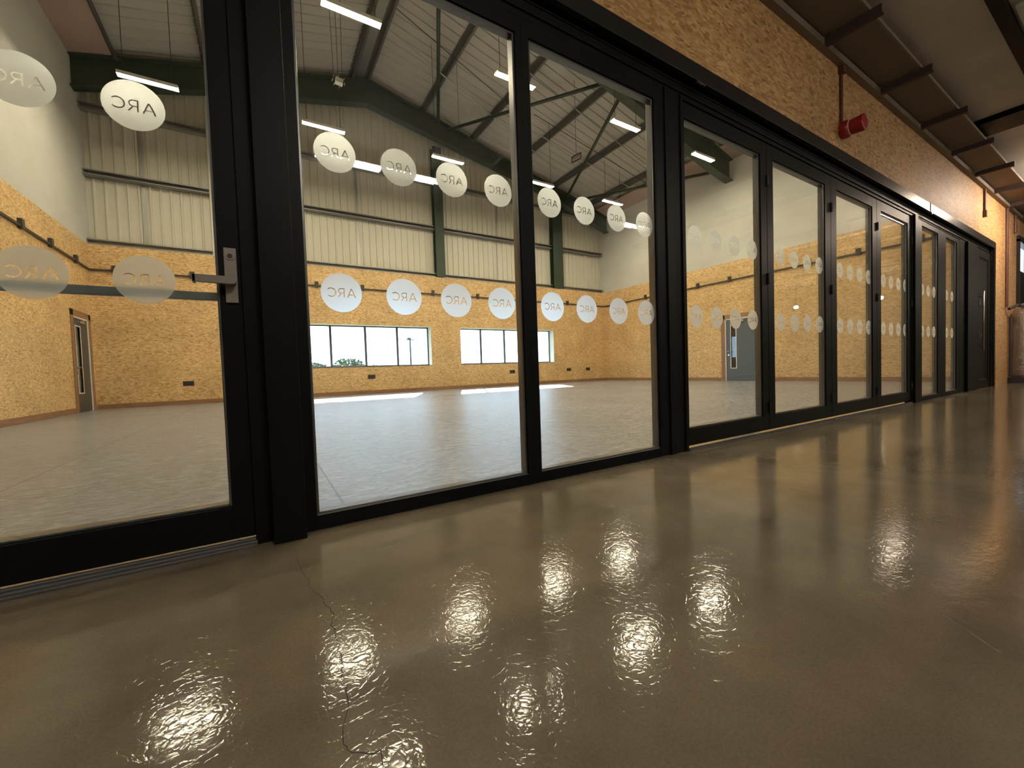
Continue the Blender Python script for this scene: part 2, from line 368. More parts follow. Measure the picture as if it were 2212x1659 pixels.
for k, x in enumerate(xs):
    b = BM(); box(b, x-.03, x+.03, -.56, -.05, 3.872, 3.88); box(b, x-.034, x-.026, -.56, -.05, 3.872, 3.95)
    names = {0: 'cut by the top picture edge', 1: 'up left of the red sounder', 2: 'next right of the red sounder', 3: 'second right of the red sounder', 4: 'third right of the red sounder', 5: 'fourth right of the red sounder', 6: 'at the short brown pipe', 7: 'beside the tall brown pipe'}
    lab = 'steel angle bracket on the wall top, ' + (names.get(k-8, 'outside the picture') if k >= 8 else 'outside the picture')
    tag(link('steel_bracket', b, 'brk'), lab, 'bracket', 'steel brackets along the top of the front wall')
for k in range(-5, 13): link('white_board', box(BM(), 1.9+1.515*k, 2.6+1.515*k, -9.4, -1.16, 4.05, 4.10), 'plaster', c2)
tag(link('ceiling_trunking', box(BM(), -8, 8.98, -1.13, -1.03, 4.02, 4.10), 'black'), 'narrow black trunking running along the soffit at top right', 'trunking')
tag(link('ceiling_duct', box(BM(), 9.1, 9.67, -6, -.44, 4.02, 4.10), 'black'), 'wide flat black duct crossing the soffit at the right edge', 'duct')
# skirting in the hall
def skirt(name, b, lab): struct(link(name, b, 'wood', bevel=.004), lab, 'skirting board')
skirt('baseboard_back', box(BM(), LX, RX, D-.02, D, 0, .125), 'brown timber skirting along the far hall wall')
b = box(BM(), RX-.02, RX, .1, 5.62, 0, .125); box(b, RX-.02, RX, 7.06, D, 0, .125); skirt('baseboard_right', b, 'brown timber skirting along the right hall wall')
b = box(BM(), LX, LX+.02, .1, 11.72, 0, .125); box(b, LX, LX+.02, 13.06, D, 0, .125); skirt('baseboard_left', b, 'brown timber skirting along the left hall wall')

# strip windows in the far wall
def strip_window(name, x0, x1, muls, label):
    w = empty(name, ((x0+x1)/2, D+.3, .98)); struct(w, label, 'window')
    b = BM(); y0, y1 = D+.31, D+.37
    box(b, x0, x1, y0, y1, .98, 1.03); box(b, x0, x1, y0, y1, 2.43, 2.48); box(b, x0, x0+.05, y0, y1, .98, 2.48); box(b, x1-.05, x1, y0, y1, .98, 2.48)
    for m_ in muls: box(b, m_-.038, m_+.038, y0, y1, 1.0, 2.45)
    link('window_frame', b, 'wframe', w, .004)
    link('glass_pane', box(BM(), x0+.02, x1-.02, D+.335, D+.345, 1.0, 2.45), 'glass', w)
    b = box(BM(), x0+.001, x1-.001, D+.0, D+.31, .965, .983); link('window_sill', b, 'white', w)
    b = BM(); box(b, x0-.001, x1+.001, D-.004, D+.31, 2.472, 2.484); box(b, x1-.006, x1+.006, D-.004, D+.31, .98, 2.48); box(b, x0-.006, x0+.006, D-.004, D+.31, .98, 2.48)
    link('reveal_lining', b, 'plaster', w)
strip_window('window_1', W1[0], W1[1], [2.12, 3.30, 4.47], 'left strip window of four panes in the far strand board wall')
strip_window('window_2', W2[0], W2[1], [8.05, 9.22, 10.39], 'right strip window of four panes in the far strand board wall')

# ------------------------------------------------------------------ ARC discs: frosted film with the letters cut out
def disc_mesh(mirror=True):
    cu_ = bpy.data.curves.new('disc', 'CURVE'); cu_.dimensions = '2D'; cu_.fill_mode = 'BOTH'
    def poly(pts):
        s = cu_.splines.new('POLY'); s.points.add(len(pts)-1)
        for p, (x, y) in zip(s.points, pts): p.co = ((-x if mirror else x), y, 0, 1)
        s.use_cyclic_u = True
    R = .0885
    poly([(R*math.cos(2*math.pi*i/72), R*math.sin(2*math.pi*i/72)) for i in range(72)])
    H = .041; t = .10
    def L(pts, ox): poly([((x*H)+ox, (y-.5)*H) for x, y in pts])
    # A
    ox = -.0625
    L([(0, 0), (.43, 1), (.55, 1), (.98, 0), (.86, 0), (.745, .27), (.235, .27), (.12, 0)], ox)
    L([(.275, .365), (.705, .365), (.49, .865)], ox)
    # R
    ox = -.0125
    bowl = [(.38+.29*math.cos(a), .70+.30*math.sin(a)) for a in [math.pi/2-math.pi*i/12 for i in range(13)]]
    L([(0, 0), (0, 1)] + bowl + [(.46, .40), (.74, 0), (.61, 0), (.345, .40), (.105, .40), (.105, 0)], ox)
    inn = [(.37+.20*math.cos(a), .70+.205*math.sin(a)) for a in [math.pi/2-math.pi*i/12 for i in range(13)]]
    L([(.105, .905)] + inn + [(.105, .495)], ox)
    # C
    ox = .0235
    o_ = [(.52+.52*math.cos(a), .5+.51*math.sin(a)) for a in [math.radians(44+272*i/28) for i in range(29)]]
    i_ = [(.52+.415*math.cos(a), .5+.405*math.sin(a)) for a in [math.radians(316-272*i/28) for i in range(29)]]
    L(o_+i_, ox)
    ob = bpy.data.objects.new('tmp', cu_); COL.objects.link(ob)
    me = bpy.data.meshes.new_from_object(ob.evaluated_get(bpy.context.evaluated_depsgraph_get()))
    bpy.data.objects.remove(ob)
    for v in me.vertices: v.co = (v.co.x, 0, v.co.y)
    me.materials.clear(); me.materials.append(M['frost']); me.name = 'frosted_disc'; return me
DISC = disc_mesh()
def add_discs(pane, xs, y):
    off = OFF[pane.name]
    for z in (1.06, 1.69):
        for x in xs:
            o = bpy.data.objects.new('frosted_disc', DISC); COL.objects.link(o); o.parent = pane
            k = (1.9947+y)/1.9947; o.location = Vector((x*k, y, .68+(z-.68)*k))-off; OFF[o.name] = off
            o['label'] = 'frosted disc with clear ARC lettering, seen from behind'

def panel(name, x0, x1, z0, z1, gx0, gx1, gz0, gz1, discs, label, cat, yf=-.02, depth=.07, stagger=0, extra=None):
    """glazed panel: black frame, pane, beads and discs. gx/gz are the sight size"""
    r = empty(name, ((x0+x1)/2, yf+depth/2, z0)); struct(r, label, cat)
    b = BM(); y0, y1 = yf, yf+depth
    box(b, x0, gx0-.012, y0, y1, z0, z1); box(b, gx1+.012, x1, y0, y1, z0, z1)
    box(b, gx0-.012, gx1+.012, y0, y1, z0, gz0-.012); box(b, gx0-.012, gx1+.012, y0, y1, gz1+.012, z1)
    link('frame', b, 'black', r, .002)
    b = BM(); yb = y0+.012
    box(b, gx0-.012, gx0, yb, y1-.005, gz0-.012, gz1+.012); box(b, gx1, gx1+.012, yb, y1-.005, gz0-.012, gz1+.012)
    box(b, gx0, gx1, yb, y1-.005, gz0-.012, gz0); box(b, gx0, gx1, yb, y1-.005, gz1, gz1+.012)
    link('glazing_bead', b, 'bead', r, .003)
    if cat == 'glazed panel': link('rail_glint_strip', box(BM(), gx0-.010, gx1+.010, y0+.001, y0+.0125, gz0-.013, gz0-.010), 'glint', r)  # added bright strip imitates window light glinting on the black bottom rail
    yg = y0+.022
    p = link('glass_pane', box(BM(), gx0-.004, gx1+.004, yg, yg+.022, gz0-.004, gz1+.004), 'glass', r)
    add_discs(p, discs, yg-.0012)
    return r

# fixed panes
panel('window_3', .135, 1.355, .0, 2.70, .192, 1.300, .077, 2.59, [.33, .62, .90, 1.18], 'first fixed glass pane right of the thick black post, before the strip windows', 'glazed panel')
panel('window_4', 1.355, 2.50, .0, 2.70, 1.418, 2.480, .077, 2.59, [1.54, 1.82, 2.11, 2.39], 'second fixed glass pane, with the roof bracing seen through it', 'glazed panel')
# bifold leaves
leafs = [('door_2', 2.81, 4.065, 2.862, 3.945, 3.40, 'first folding glass leaf, through which the grey hall door shows'),
         ('door_3', 4.065, 5.42, 4.192, 5.265, 4.74, 'second folding glass leaf, just right of the one showing the grey door'),
         ('door_4', 5.42, 6.755, 5.575, 6.600, 6.10, 'third folding glass leaf, in the middle of the receding run'),
         ('door_5', 6.755, 8.05, 6.912, 7.905, 7.44, 'fourth folding glass leaf, with lamps reflected at its top')]
for n, x0, x1, g0, g1, c, lab in leafs:
    r = panel(n, x0+.003, x1-.003, .035, 2.69, g0, g1, .18, 2.56, [c-.42, c-.14, c+.14, c+.42], lab, 'door', yf=-.012, depth=.07)
    for z in (.25, 1.45, 2.35): link('hinge', tube(BM(), (x1-.0, -.020, z-.05), (x1-.0, -.020, z+.05), .011), 'rubber', r)
    b = box(BM(), x0+.01, x1-.01, -.035, -.010, .0, .018); link('threshold', b, 'thresh', r)
panel('window_5', 8.33, 9.54, .0, 2.72, 8.53, 9.31, .077, 2.62, [8.62, 8.91, 9.20], 'narrow fixed pane beyond the folding leaves', 'glazed panel')
panel('window_6', 9.54, 10.60, .0, 2.72, 9.77, 10.40, .077, 2.62, [9.90, 10.22], 'last narrow fixed pane before the black far door', 'glazed panel')
# far black door
r = panel('door_6', 11.72, 12.86, .01, 2.72, 11.95, 12.66, .18, 2.56, [12.16, 12.46], 'black glazed door at the far end of the partition, pull handle lit', 'door', yf=-.03, depth=.07)
pn = [c for c in r.children if c.name.startswith('glass_pane')][0]; pn.data.materials[0] = M['black']; pn.name = 'black_infill'
b = tube(BM(), (12.02, -.075, .75), (12.02, -.075, 1.9), .015); 
for z in (.85, 1.8): tube(b, (12.02, -.075, z), (12.02, -.02, z), .01)
link('pull_handle', b, 'alu', r, smooth=True)
# near door with lever handle
r = panel('door_1', -1.19, -.05, .035, 2.72, -1.06, -.135, .18, 2.60, [-.92, -.635, -.35], 'near glass door at the left with a satin lever handle', 'door', yf=-.02, depth=.07)
b = box(BM(), -.106, -.064, -.029, -.02, .985, 1.203); h = link('lever_plate', b, 'alu', r, .002)
b = tube(BM(), (-.085, -.032, 1.170), (-.085, -.020, 1.170), .0165, 24); link('lock_cylinder', b, 'alu', h, .001)
b = tube(BM(), (-.085, -.0345, 1.170), (-.085, -.031, 1.170), .009, 20); box(b, -.0865, -.0835, -.0355, -.034, 1.163, 1.172); link('keyhole', b, 'blackp', h)
b = tube(BM(), (-.080, -.070, 1.065), (-.080, -.028, 1.065), .0125, 20)
prism(b, [(-.080, 1.050), (-.070, 1.053), (-.0655, 1.0655), (-.070, 1.078), (-.080, 1.081), (-.205, 1.081), (-.205, 1.052)], -.078, -.066)
box(b, -.205, -.193, -.078, -.035, 1.052, 1.081)
link('lever', b, 'alu', h, .002)
b = box(BM(), -1.10, -.09, .085, .11, 1.010, 1.043); box(b, -1.09, -1.05, .05, .09, 1.0, 1.05); box(b, -.13, -.09, .05, .09, 1.0, 1.05)
link('push_bar', b, 'barm', r, .003)
b = BM(); box(b, -1.2, -.045, -.055, -.012, 0, .010); box(b, -1.2, -.045, -.045, -.012, .010, .020); box(b, -1.2, -.045, -.030, -.012, .02, .028)
link('threshold', b, 'thresh', r, .002)
panel('door_7', -2.33, -1.19, .035, 2.72, -2.2, -1.32, .18, 2.60, [-2.05, -1.76, -1.48], 'second leaf of the near glass door, just outside the left edge', 'door', yf=-.02, depth=.07)

# posts, head, surround
b = BM()
box(b, -.05, .013, -.035, .06, 0, 2.72)
box(b, .013, .133, -.088, .06, 0, 2.955)
box(b, 2.50, 2.81, -.022, .06, 0, 2.72); box(b, 2.60, 2.67, -.034, -.02, 0, 2.72); box(b, 2.78, 2.81, -.034, -.02, 0, 2.72)
box(b, 8.05, 8.33, -.022, .06, 0, 2.72); box(b, 8.10, 8.22, -.05, -.02, 0, 2.72)
box(b, 10.60, 11.72, -.022, .06, 0, 2.72); box(b, 10.95, 11.62, -.06, -.02, 0, 2.72)
box(b, 12.86, 12.90, -.04, .06, 0, 2.95); box(b, -2.45, -2.33, -.035, .06, 0, 2.95)
struct(link('trim_1', b, 'black', bevel=.002), 'black posts between the glazed panels of the partition', 'post')
b = BM(); box(b, -2.45, 12.9, -.02, .06, 2.70, 2.955); box(b, -2.45, 12.9, -.032, -.02, 2.735, 2.75); box(b, -2.45, 12.9, -.028, -.02, 2.80, 2.81)
struct(link('trim_2', b, 'black', bevel=.002), 'black head beam above the glazed panels', 'head beam')
b = BM(); box(b, -2.55, 12.965, -.088, -.051, 2.83, 2.955); box(b, 12.88, 12.965, -.088, -.051, 0, 2.83); box(b, -2.55, -2.45, -.088, -.051, 0, 2.83)
box(b, -2.55, 12.965, -.062, -.051, 2.955, 2.975)
s_ = struct(link('trim_3', b, 'trim', bevel=.002), 'dark metal surround trim of the partition opening, catching light at right', 'trim')
link('joint_strip', box(BM(), 8.60, 8.63, -.093, -.086, 2.82, 2.96), 'rubber', s_)
b = box(BM(), 8.63, 8.68, -.10, -.088, 2.80, 2.83); link('sensor', b, 'alu', s_)
b = box(BM(), 2.90, 3.0, -.10, -.088, 2.80, 2.82); tube(b, (2.94, -.10, 2.79), (2.94, -.10, 2.80), .012); link('sensor', b, 'cable', s_)

# ------------------------------------------------------------------ steelwork in the hall
def rafter(yc, w, pts_bot, label):
    r = empty('roof_rafter', (3.6, yc, 8)); tag(r, label, 'steel beam', 'green portal rafters')
    top = lambda x: deck(x)-.24
    b = BM()
    xs_ = [p[0] for p in pts_bot]
    xt = sorted(set(xs_+[3.6]))
    outline = [(x, z) for x, z in pts_bot] + [(x, top(x)) for x in reversed(xt)]
    prism(b, outline, yc-.01, yc+.01); link('web', b, 'green', r)
    for nm, line in (('bottom_flange', pts_bot), ('top_flange', [(x, top(x)+.01) for x in xt])):
        b = BM()
        for (xa, za), (xb, zb) in zip(line, line[1:]): prism(b, [(xa, za-.012), (xb, zb-.012), (xb, zb+.012), (xa, za+.012)], yc-w/2, yc+w/2)
        link(nm, b, 'green', r)
    return r
rafter(12.93, .30, [(LX, 8.33), (-1.1, 9.08), (3.6, 10.15), (9.4, 8.98), (12.2, 8.30), (13.2, 7.95), (RX, 7.38)], 'green steel rafter against the far gable, rising to the apex')
rafter(6.65, .30, [(LX, 8.33), (3.6, 10.15), (9.06, 8.79), (12.37, 7.97), (13.9, 7.55), (RX, 7.36)], 'green steel rafter halfway across the hall, its end on the white right wall')
rafter(.40, .30, [(LX, 8.33), (3.6, 10.15), (RX, 7.36)], 'green steel rafter right above the glass partition, out of view')
for x, w, zt, lab in ((-.83, .30, 9.0, 'green steel column behind the near door stile'), (.33, .30, 9.4, 'green steel column hidden behind the thick black post'), (6.235, .37, 9.5, 'green steel column on the far wall between the two strip windows'), (12.14, .58, 8.35, 'green steel column on the far wall right of the second strip window')):
    if x < 0: continue
    b = BM(); w2 = min(w, .58); 
    box(b, x-w2/2, x+w2/2, D-.02, D+.0, OSBZ+.02, zt); box(b, x-w2/2, x+w2/2, D+.24, D+.26, OSBZ+.02, zt); box(b, x-.02, x+.02, D, D+.24, OSBZ+.02, zt)
    tag(link('steel_column', b, 'green'), lab, 'steel column', 'green columns on the far wall')
b = box(BM(), -1.07, -.99, D-.03, D-.001, OSBZ-.02, 8.9); tag(link('corner_flashing', b, 'clad'), 'narrow cream vertical flashing seen beside the near door stile', 'flashing')
# sheeting rails
bays = [(LX, -1.07, 'left bay beside the white wall'), (-.97, 6.05, 'bay above the left strip window'), (6.42, 11.85, 'bay above the right strip window'), (12.43, RX, 'right corner bay')]
rows = [(4.60, 'bottom'), (6.45, 'middle'), (8.20, 'top')]
for x0, x1, bl in bays:
    for z, rl in rows:
        b = BM(); 
        box(b, x0, x1, D+.235, D+.25, z-.155, z); box(b, x0, x1, D+.06, D+.25, z-.008, z); box(b, x0, x1, D+.06, D+.25, z-.155, z-.147); box(b, x0, x1, D+.06, D+.066, z-.03, z); box(b, x0, x1, D+.06, D+.066, z-.155, z-.125)
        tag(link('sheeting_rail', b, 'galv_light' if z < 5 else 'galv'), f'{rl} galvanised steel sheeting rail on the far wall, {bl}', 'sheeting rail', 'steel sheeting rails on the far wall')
for x, bl in ((-2.62, 'left bay beside the white wall'), (3.2, 'bay above the left strip window'), (9.02, 'bay above the right strip window')):
    b = BM(); tie = tag(link('vertical_tie', box(b, x-.045, x+.045, D+.252, D+.262, OSBZ+.05, 8.3), 'galv_light'), f'vertical steel tie strap between the sheeting rails, {bl}', 'tie strap', 'tie straps on the far wall')
# purlins
pl = [(3.10, 'left of the ridge pair'), (3.57+.06, 'right of the ridge pair'), (5.62, 'first down the right slope'), (7.67, 'second down the right slope'), (9.72, 'third down the right slope'), (11.77, 'fourth down the right slope'), (13.80, 'lowest on the right slope'), (1.05, 'first down the left slope'), (-1.0, 'second down the left slope'), (-2.95, 'lowest on the left slope beside the pink board')]
for x, lab in pl:
    zt = deck(x)-.03; b = BM()
    box(b, x-.006, x+.006, .1, D+.2, zt-.21, zt); box(b, x-.006, x+.08, .1, D+.2, zt-.21, zt-.203); box(b, x-.07, x+.006, .1, D+.2, zt-.01, zt); box(b, x+.074, x+.08, .1, D+.2, zt-.21, zt-.185)
    tag(link('roof_purlin', b, 'purlin'), 'grey steel roof purlin, ' + lab, 'purlin', 'roof purlins')
b = BM(); box(b, 3.22, 3.50, .1, D+.2, 11.045, 11.05); tag(link('ridge_flashing', b, 'galv_light'), 'pale blue-grey ridge flashing strip between the two ridge purlins', 'flashing')
# bracing tubes
for (a, c, lab) in [((3.9, 6.85), (6.15, 12.7), 'rising steeply in the first pane'), ((6.55, 12.7), (9.45, 6.85), 'from the far rafter to the top of pane two'), ((9.85, 6.85), (12.35, 12.7), 'falling steeply past the wire guard fitting'), ((12.75, 12.7), (15.0, 6.95), 'low on the right slope ending behind the black post')]:
    z = lambda x: deck(x)-.46
    b = tube(BM(), (a[0], a[1], z(a[0])), (c[0], c[1], z(c[0])), .055, 12)
    tag(link('brace_tube', b, 'green', smooth=True), 'green steel roof brace tube ' + lab, 'brace', 'roof brace tubes')

# ------------------------------------------------------------------ pendant batten lamps
LZ = 7.42
lampx = [-1.85, 1.755, 5.365, 9.02, 12.63]
def pendant(x, y):
    r = empty('pendant_lamp', (x, y, LZ)); L = .52
    b = box(BM(), x-L-.005, x+L+.005, y-.076, y+.076, LZ+.012, LZ+.06); box(b, x-L-.005, x+L+.005, y-.076, y-.071, LZ-.012, LZ+.012); box(b, x-L-.005, x+L+.005, y+.071, y+.076, LZ-.012, LZ+.012)
    link('lamp_housing', b, 'white', r)
    b = box(BM(), x-L, x+L, y-.070, y+.070, LZ-.010, LZ+.011); link('diffuser', b, 'lamp', r)
    return r
def wires(r, x, y):
    for dx in (-.42, .42): link('suspension_wire', tube(BM(), (x+dx, y, LZ+.055), (x+dx, y, deck(x+dx)-.03), .007, 6), 'wirem', r)
rowlab = {10.12: 'far row near the gable wall', 6.10: 'middle row', 2.10: 'near row above the view'}
colab = ['leftmost', 'second from left', 'third from left', 'fourth from left', 'rightmost']
proto = None
for y in (10.12, 6.10, 2.10):
    for i, x in enumerate(lampx):
        if y < 3 and i == 0: continue
        if proto is None: r = proto = pendant(x, y)
        else:
            r = copy_tree(proto); r.location = (x, y, LZ); OFF[r.name] = Vector((x, y, LZ))
        tag(r, f'lit hanging batten lamp, {colab[i]}, {rowlab[y]}', 'pendant lamp', 'batten lamps hanging in the hall')
for r in [o for o in COL.objects if o.name.startswith('pendant_lamp')]: wires(r, r.location.x, r.location.y)
# thin conduits and cables under the right roof slope
for (a, c, m, rr, nm, lab) in [((3.7, 10.3), (11.0, 11.75), 'galv_light', .02, 'lighting_conduit', 'pale thin conduit under the roof, crossing the first pane from its big lamp'),
        ((7.2, 8.6), (14.0, 8.9), 'galv_light', .02, 'lighting_conduit', 'pale thin conduit under the roof, upper one in the second pane'),
        ((9.1, 10.6), (14.2, 10.3), 'galv_light', .02, 'lighting_conduit', 'pale thin conduit under the roof, lower one in the second pane'),
        ((3.7, 9.5), (8.0, 10.2), 'wirem', .012, 'roof_cable', 'thin dark cable under the roof, upper part of the first pane'),
        ((8.6, 9.9), (14.2, 9.6), 'wirem', .012, 'roof_cable', 'thin dark cable under the roof, middle of the second pane')]:
    b = tube(BM(), (a[0], a[1], deck(a[0])-.27), (c[0], c[1], deck(c[0])-.27), rr, 8)
    tag(link(nm, b, m), lab, 'conduit' if 'conduit' in nm else 'cable', 'thin lines under the roof')
# hanging box + cage sensor
r = empty('hanging_sensor', (1.81, 8.1, 7.34)); tag(r, 'small white square fitting hanging on two wires before the dark far rafter', 'sensor')
b = beam(BM(), (1.74, 8.05, 7.41), (1.90, 8.05, 7.39), .10, .13, (0, .25, 1)); link('sensor_box', b, 'white', r, .004)
for dx, dz in ((-.10, .10), (.0, .115), (.12, .09), (-.1, -.09), (.13, -.02), (.02, -.11), (-.13, 0)): link('guard_bolt', tube(BM(), (1.81+dx, 8.0, 7.40+dz), (1.81+dx, 8.1, 7.40+dz), .009, 6), 'steel', r)
for xa, xb in ((1.72, 1.66), (1.90, 1.95)): link('suspension_wire', tube(BM(), (xa, 8.1, 7.45), (xb, 8.1, deck(xb)-.03), .006, 6), 'wirem', r)
r = empty('hanging_sensor', (8.93, 8.1, 7.38)); tag(r, 'dark square wire-guard fitting hanging beside the steep brace tube', 'sensor')
b = BM(); q = [(-.18, 0, -.03), (0, -.22, .06), (.18, 0, .03), (0, .22, -.06)]
for i in range(4):
    p0, p1 = Vector(q[i]), Vector(q[(i+1) % 4]); c0 = Vector((8.93, 8.1, 7.42)); tube(b, c0+p0, c0+p1, .024, 8); tube(b, c0+p0*.6+Vector((0, 0, .06)), c0+p1*.6+Vector((0, 0, .06)), .01, 6)
link('wire_guard', b, 'cable', r)
b = tube(BM(), (8.93, 8.1, 7.46), (8.93, 8.1, deck(8.93)-.01), .006, 6); link('suspension_wire', b, 'wirem', r)

# ------------------------------------------------------------------ conduit with clamp boxes round the hall
CZ = 3.75
def conduit_run(segs, boxes, label):
    r = empty('wall_conduit', segs[0][0]); tag(r, label, 'conduit', 'dark conduits round the hall walls')
    b = BM()
    for a, c in segs: beam(b, a, c, .035, .045)
    link('conduit_pipe', b, 'cable', r)
    for ax, x, y in boxes:
        b = BM()
        if ax == 'y': box(b, x-.055, x+.055, y-.07, y, CZ-.05, CZ+.14); box(b, x-.10, x+.0, y-.05, y-.02, CZ, CZ+.03)
        else:
            s = -1 if x > 0 else 1; box(b, x, x+s*.07, y-.055, y+.055, CZ-.05, CZ+.14); box(b, x+s*.02, x+s*.05, y-.10, y+.0, CZ, CZ+.03)
        link('clamp_box', b, 'cable', r, .004)
conduit_run([((LX+.02, D-.03, CZ), (RX-.02, D-.03, CZ))], [('y', x, D) for x in (-3.28, -1.6, .15, 1.72, 3.21, 5.85, 7.8, 9.83, 11.2, 12.60, 14.4)], 'dark conduit with clamp boxes along the far wall, above the strip windows')
conduit_run([((RX-.03, .3, CZ), (RX-.03, D-.02, CZ))], [('x', RX, y) for y in (1.5, 2.84, 4.1, 5.4, 6.68, 7.98, 9.3, 10.59, 12)], 'dark conduit with clamp boxes along the right wall, above the grey door')
conduit_run([((LX+.03, .3, CZ), (LX+.03, D-.02, CZ))], [('x', LX, y) for y in (2.6, 4.2, 6, 7.9, 9.57, 10.86, 12.27)], 'dark conduit with clamp boxes along the left wall')
for x, lab in ((-1.84, 'left of the near door stile'), (3.39, 'under the left strip window'), (9.39, 'under the right strip window'), (12.59, 'right of the right strip window'), (13.80, 'nearest the right corner')):
    r = empty('wall_socket', (x, D-.01, .6)); tag(r, 'black double wall socket on the far wall, ' + lab, 'socket', 'sockets on the far wall')
    link('socket_plate', box(BM(), x-.13, x+.13, D-.014, D, .54, .68), 'blackp', r, .003)
    for dx in (-.065, .065): link('socket_face', box(BM(), x+dx-.025, x+dx+.025, D-.018, D-.013, .60, .655), 'rubber', r)

# doors in the side walls
def hall_door(name, ax_x, y0, y1, zt, m, vy0, vy1, hy, label, fr=.15):
    s = -1 if ax_x > 0 else 1
    r = empty(name, (ax_x, (y0+y1)/2, 0)); struct(r, label, 'door')
    b = BM(); a0, a1 = ax_x-s*.12, ax_x+s*.02
    box(b, a0, a1, y1, y1+fr, 0, zt+fr); box(b, a0, a1, y0-fr, y0, 0, zt+fr); box(b, a0, a1, y0-fr, y1+fr, zt, zt+fr); link('architrave', b, 'wood', r, .004)
    b = BM(); a0, a1 = ax_x-s*.10, ax_x+s*.008
    box(b, a0, a1, y1-.03, y1, 0, zt); box(b, a0, a1, y0, y0+.03, 0, zt); box(b, a0, a1, y0, y1, zt-.04, zt); link('door_lining', b, 'white', r)
    lx0, lx1 = ax_x-s*.06, ax_x-s*.01
    b = BM()
    grid_wall(b, [y0+.035, y1-.035], [.01, zt-.045], lx0, lx1, [(vy0, vy1, .48, 2.12)], 'x'); lf = link('door_leaf', b, m, r)
    b = BM(); e = .025
    box(b, lx0, lx1+s*.006, vy0-e, vy0, .48-e, 2.12+e); box(b, lx0, lx1+s*.006, vy1, vy1+e, .48-e, 2.12+e); box(b, lx0, lx1+s*.006, vy0, vy1, .48-e, .48); box(b, lx0, lx1+s*.006, vy0, vy1, 2.12, 2.12+e)
    link('vision_panel_frame', b, 'white', lf); link('vision_glass', box(BM(), ax_x-s*.038, ax_x-s*.032, vy0, vy1, .48, 2.12), 'glass', lf)
    b = BM(); tube(b, (lx1, hy, 1.10), (lx1+s*.05, hy, 1.10), .02, 12); tube(b, (lx1+s*.05, hy, 1.10), (lx1+s*.05, hy+(.12 if vy0 > hy else -.12), 1.10), .014, 10); tube(b, (lx1, hy, .97), (lx1+s*.01, hy, .97), .035, 14)
    link('door_handle', b, 'steel', lf)
    b = box(BM(), lx1, lx1+s*.05, (y0+y1)/2-.15, (y0+y1)/2+.15, zt-.15, zt-.09); beam(b, (lx1+s*.06, (y0+y1)/2, zt-.08), (lx1+s*.02, y0+.1 if vy0 > (y0+y1)/2 else y1-.1, zt-.03), .03, .02); link('door_closer', b, 'steel', lf)
    # dim room behind
    b = box(BM(), ax_x-s*.31, ax_x-s*.35, y0-.5, y1+.5, 0, 3); link('backing_wall', b, 'darkdoor', r)
hall_door('door_8', RX, 5.78, 6.90, 2.33, 'greydoor', 6.50, 6.68, 6.78, 'blue-grey door with a tall vision panel in the right hall wall')
hall_door('door_9', LX, 11.88, 12.90, 2.36, 'darkdoor', 12.05, 12.35, 12.0, 'dark door in a brown frame in the left hall wall')

# ------------------------------------------------------------------ concrete-floored side
r = empty('fire_sounder', (5.62, -.10, 3.17)); tag(r, 'red round alarm sounder on the strand board wall', 'alarm sounder')
b = tube(BM(), (5.60, -.05, 3.20), (5.60, -.10, 3.20), .085, 28, .095); tube(b, (5.60, -.10, 3.20), (5.60, -.13, 3.20), .095, 28, .08); link('sounder_base', b, 'red', r, .004, True)
b = tube(BM(), (5.60, -.13, 3.20), (5.60, -.138, 3.20), .081, 28); link('sounder_ring', b, 'paper', r)
b = tube(BM(), (5.60, -.138, 3.20), (5.60, -.255, 3.20), .078, 28, .086); tube(b, (5.60, -.255, 3.20), (5.60, -.262, 3.20), .086, 28, .06); link('sounder_horn', b, 'red', r, .003, True)
b = tube(BM(), (5.56, -.065, 3.27), (5.56, -.065, 3.90), .016, 10); box(b, 5.52, 5.60, -.10, -.05, 3.80, 3.90); tag(link('alarm_conduit', b, 'brown'), 'brown conduit dropping from the soffit to the red sounder', 'conduit')
b = tube(BM(), (12.10, -.07, 3.42), (12.10, -.07, 3.88), .022, 10); box(b, 12.06, 12.14, -.1, -.05, 3.34, 3.46); tag(link('drop_pipe', b, 'brown'), 'short brown drop pipe with a box end, above the end of the glass', 'pipe', 'pipes on the front wall')
b = tube(BM(), (14.15, -.07, 1.7), (14.15, -.07, 3.88), .03, 10); tag(link('drop_pipe', b, 'brown'), 'tall brown pipe down the wall to the silver cylinder', 'pipe', 'pipes on the front wall')
b = tube(BM(), (15.05, -.07, 3.45), (15.05, -.07, 3.88), .03, 10); tag(link('drop_pipe', b, 'brown'), 'short brown drop pipe above the far doorway', 'pipe', 'pipes on the front wall')
# silver jacketed cylinder
r = empty('water_cylinder', (14.72, -.28, 0)); tag(r, 'silver jacketed upright cylinder against the far wall', 'cylinder')
b = BM(); prev = None; seg = 28; R0 = .215; zs = [(.12, R0), (.2, R0+.005), (.8, R0), (1.5, R0), (1.62, R0-.01), (1.72, R0-.05), (1.78, R0-.12), (1.8, .02)]
rings = []
for z, rr in zs: rings.append([b.verts.new((14.72+rr*math.cos(2*math.pi*i/seg), -.29+rr*math.sin(2*math.pi*i/seg), z)) for i in range(seg)])
for A, B in zip(rings, rings[1:]):
    for i in range(seg): j = (i+1) % seg; b.faces.new((A[i], A[j], B[j], B[i]))
b.faces.new(rings[0][::-1]); b.faces.new(rings[-1]); link('foil_jacket', b, 'foil', r, smooth=True)
link('plinth', box(BM(), 14.45, 15.0, -.52, -.06, 0, .12), 'blackp', r)
b = BM(); tube(b, (14.20, -.10, 1.66), (14.36, -.2, 1.74), .03, 10); tube(b, (14.36, -.2, 1.74), (14.6, -.28, 1.70), .035, 10); tube(b, (14.42, -.10, .15), (14.42, -.10, 1.5), .03, 10)
link('pipe_connection', b, 'cable', r)
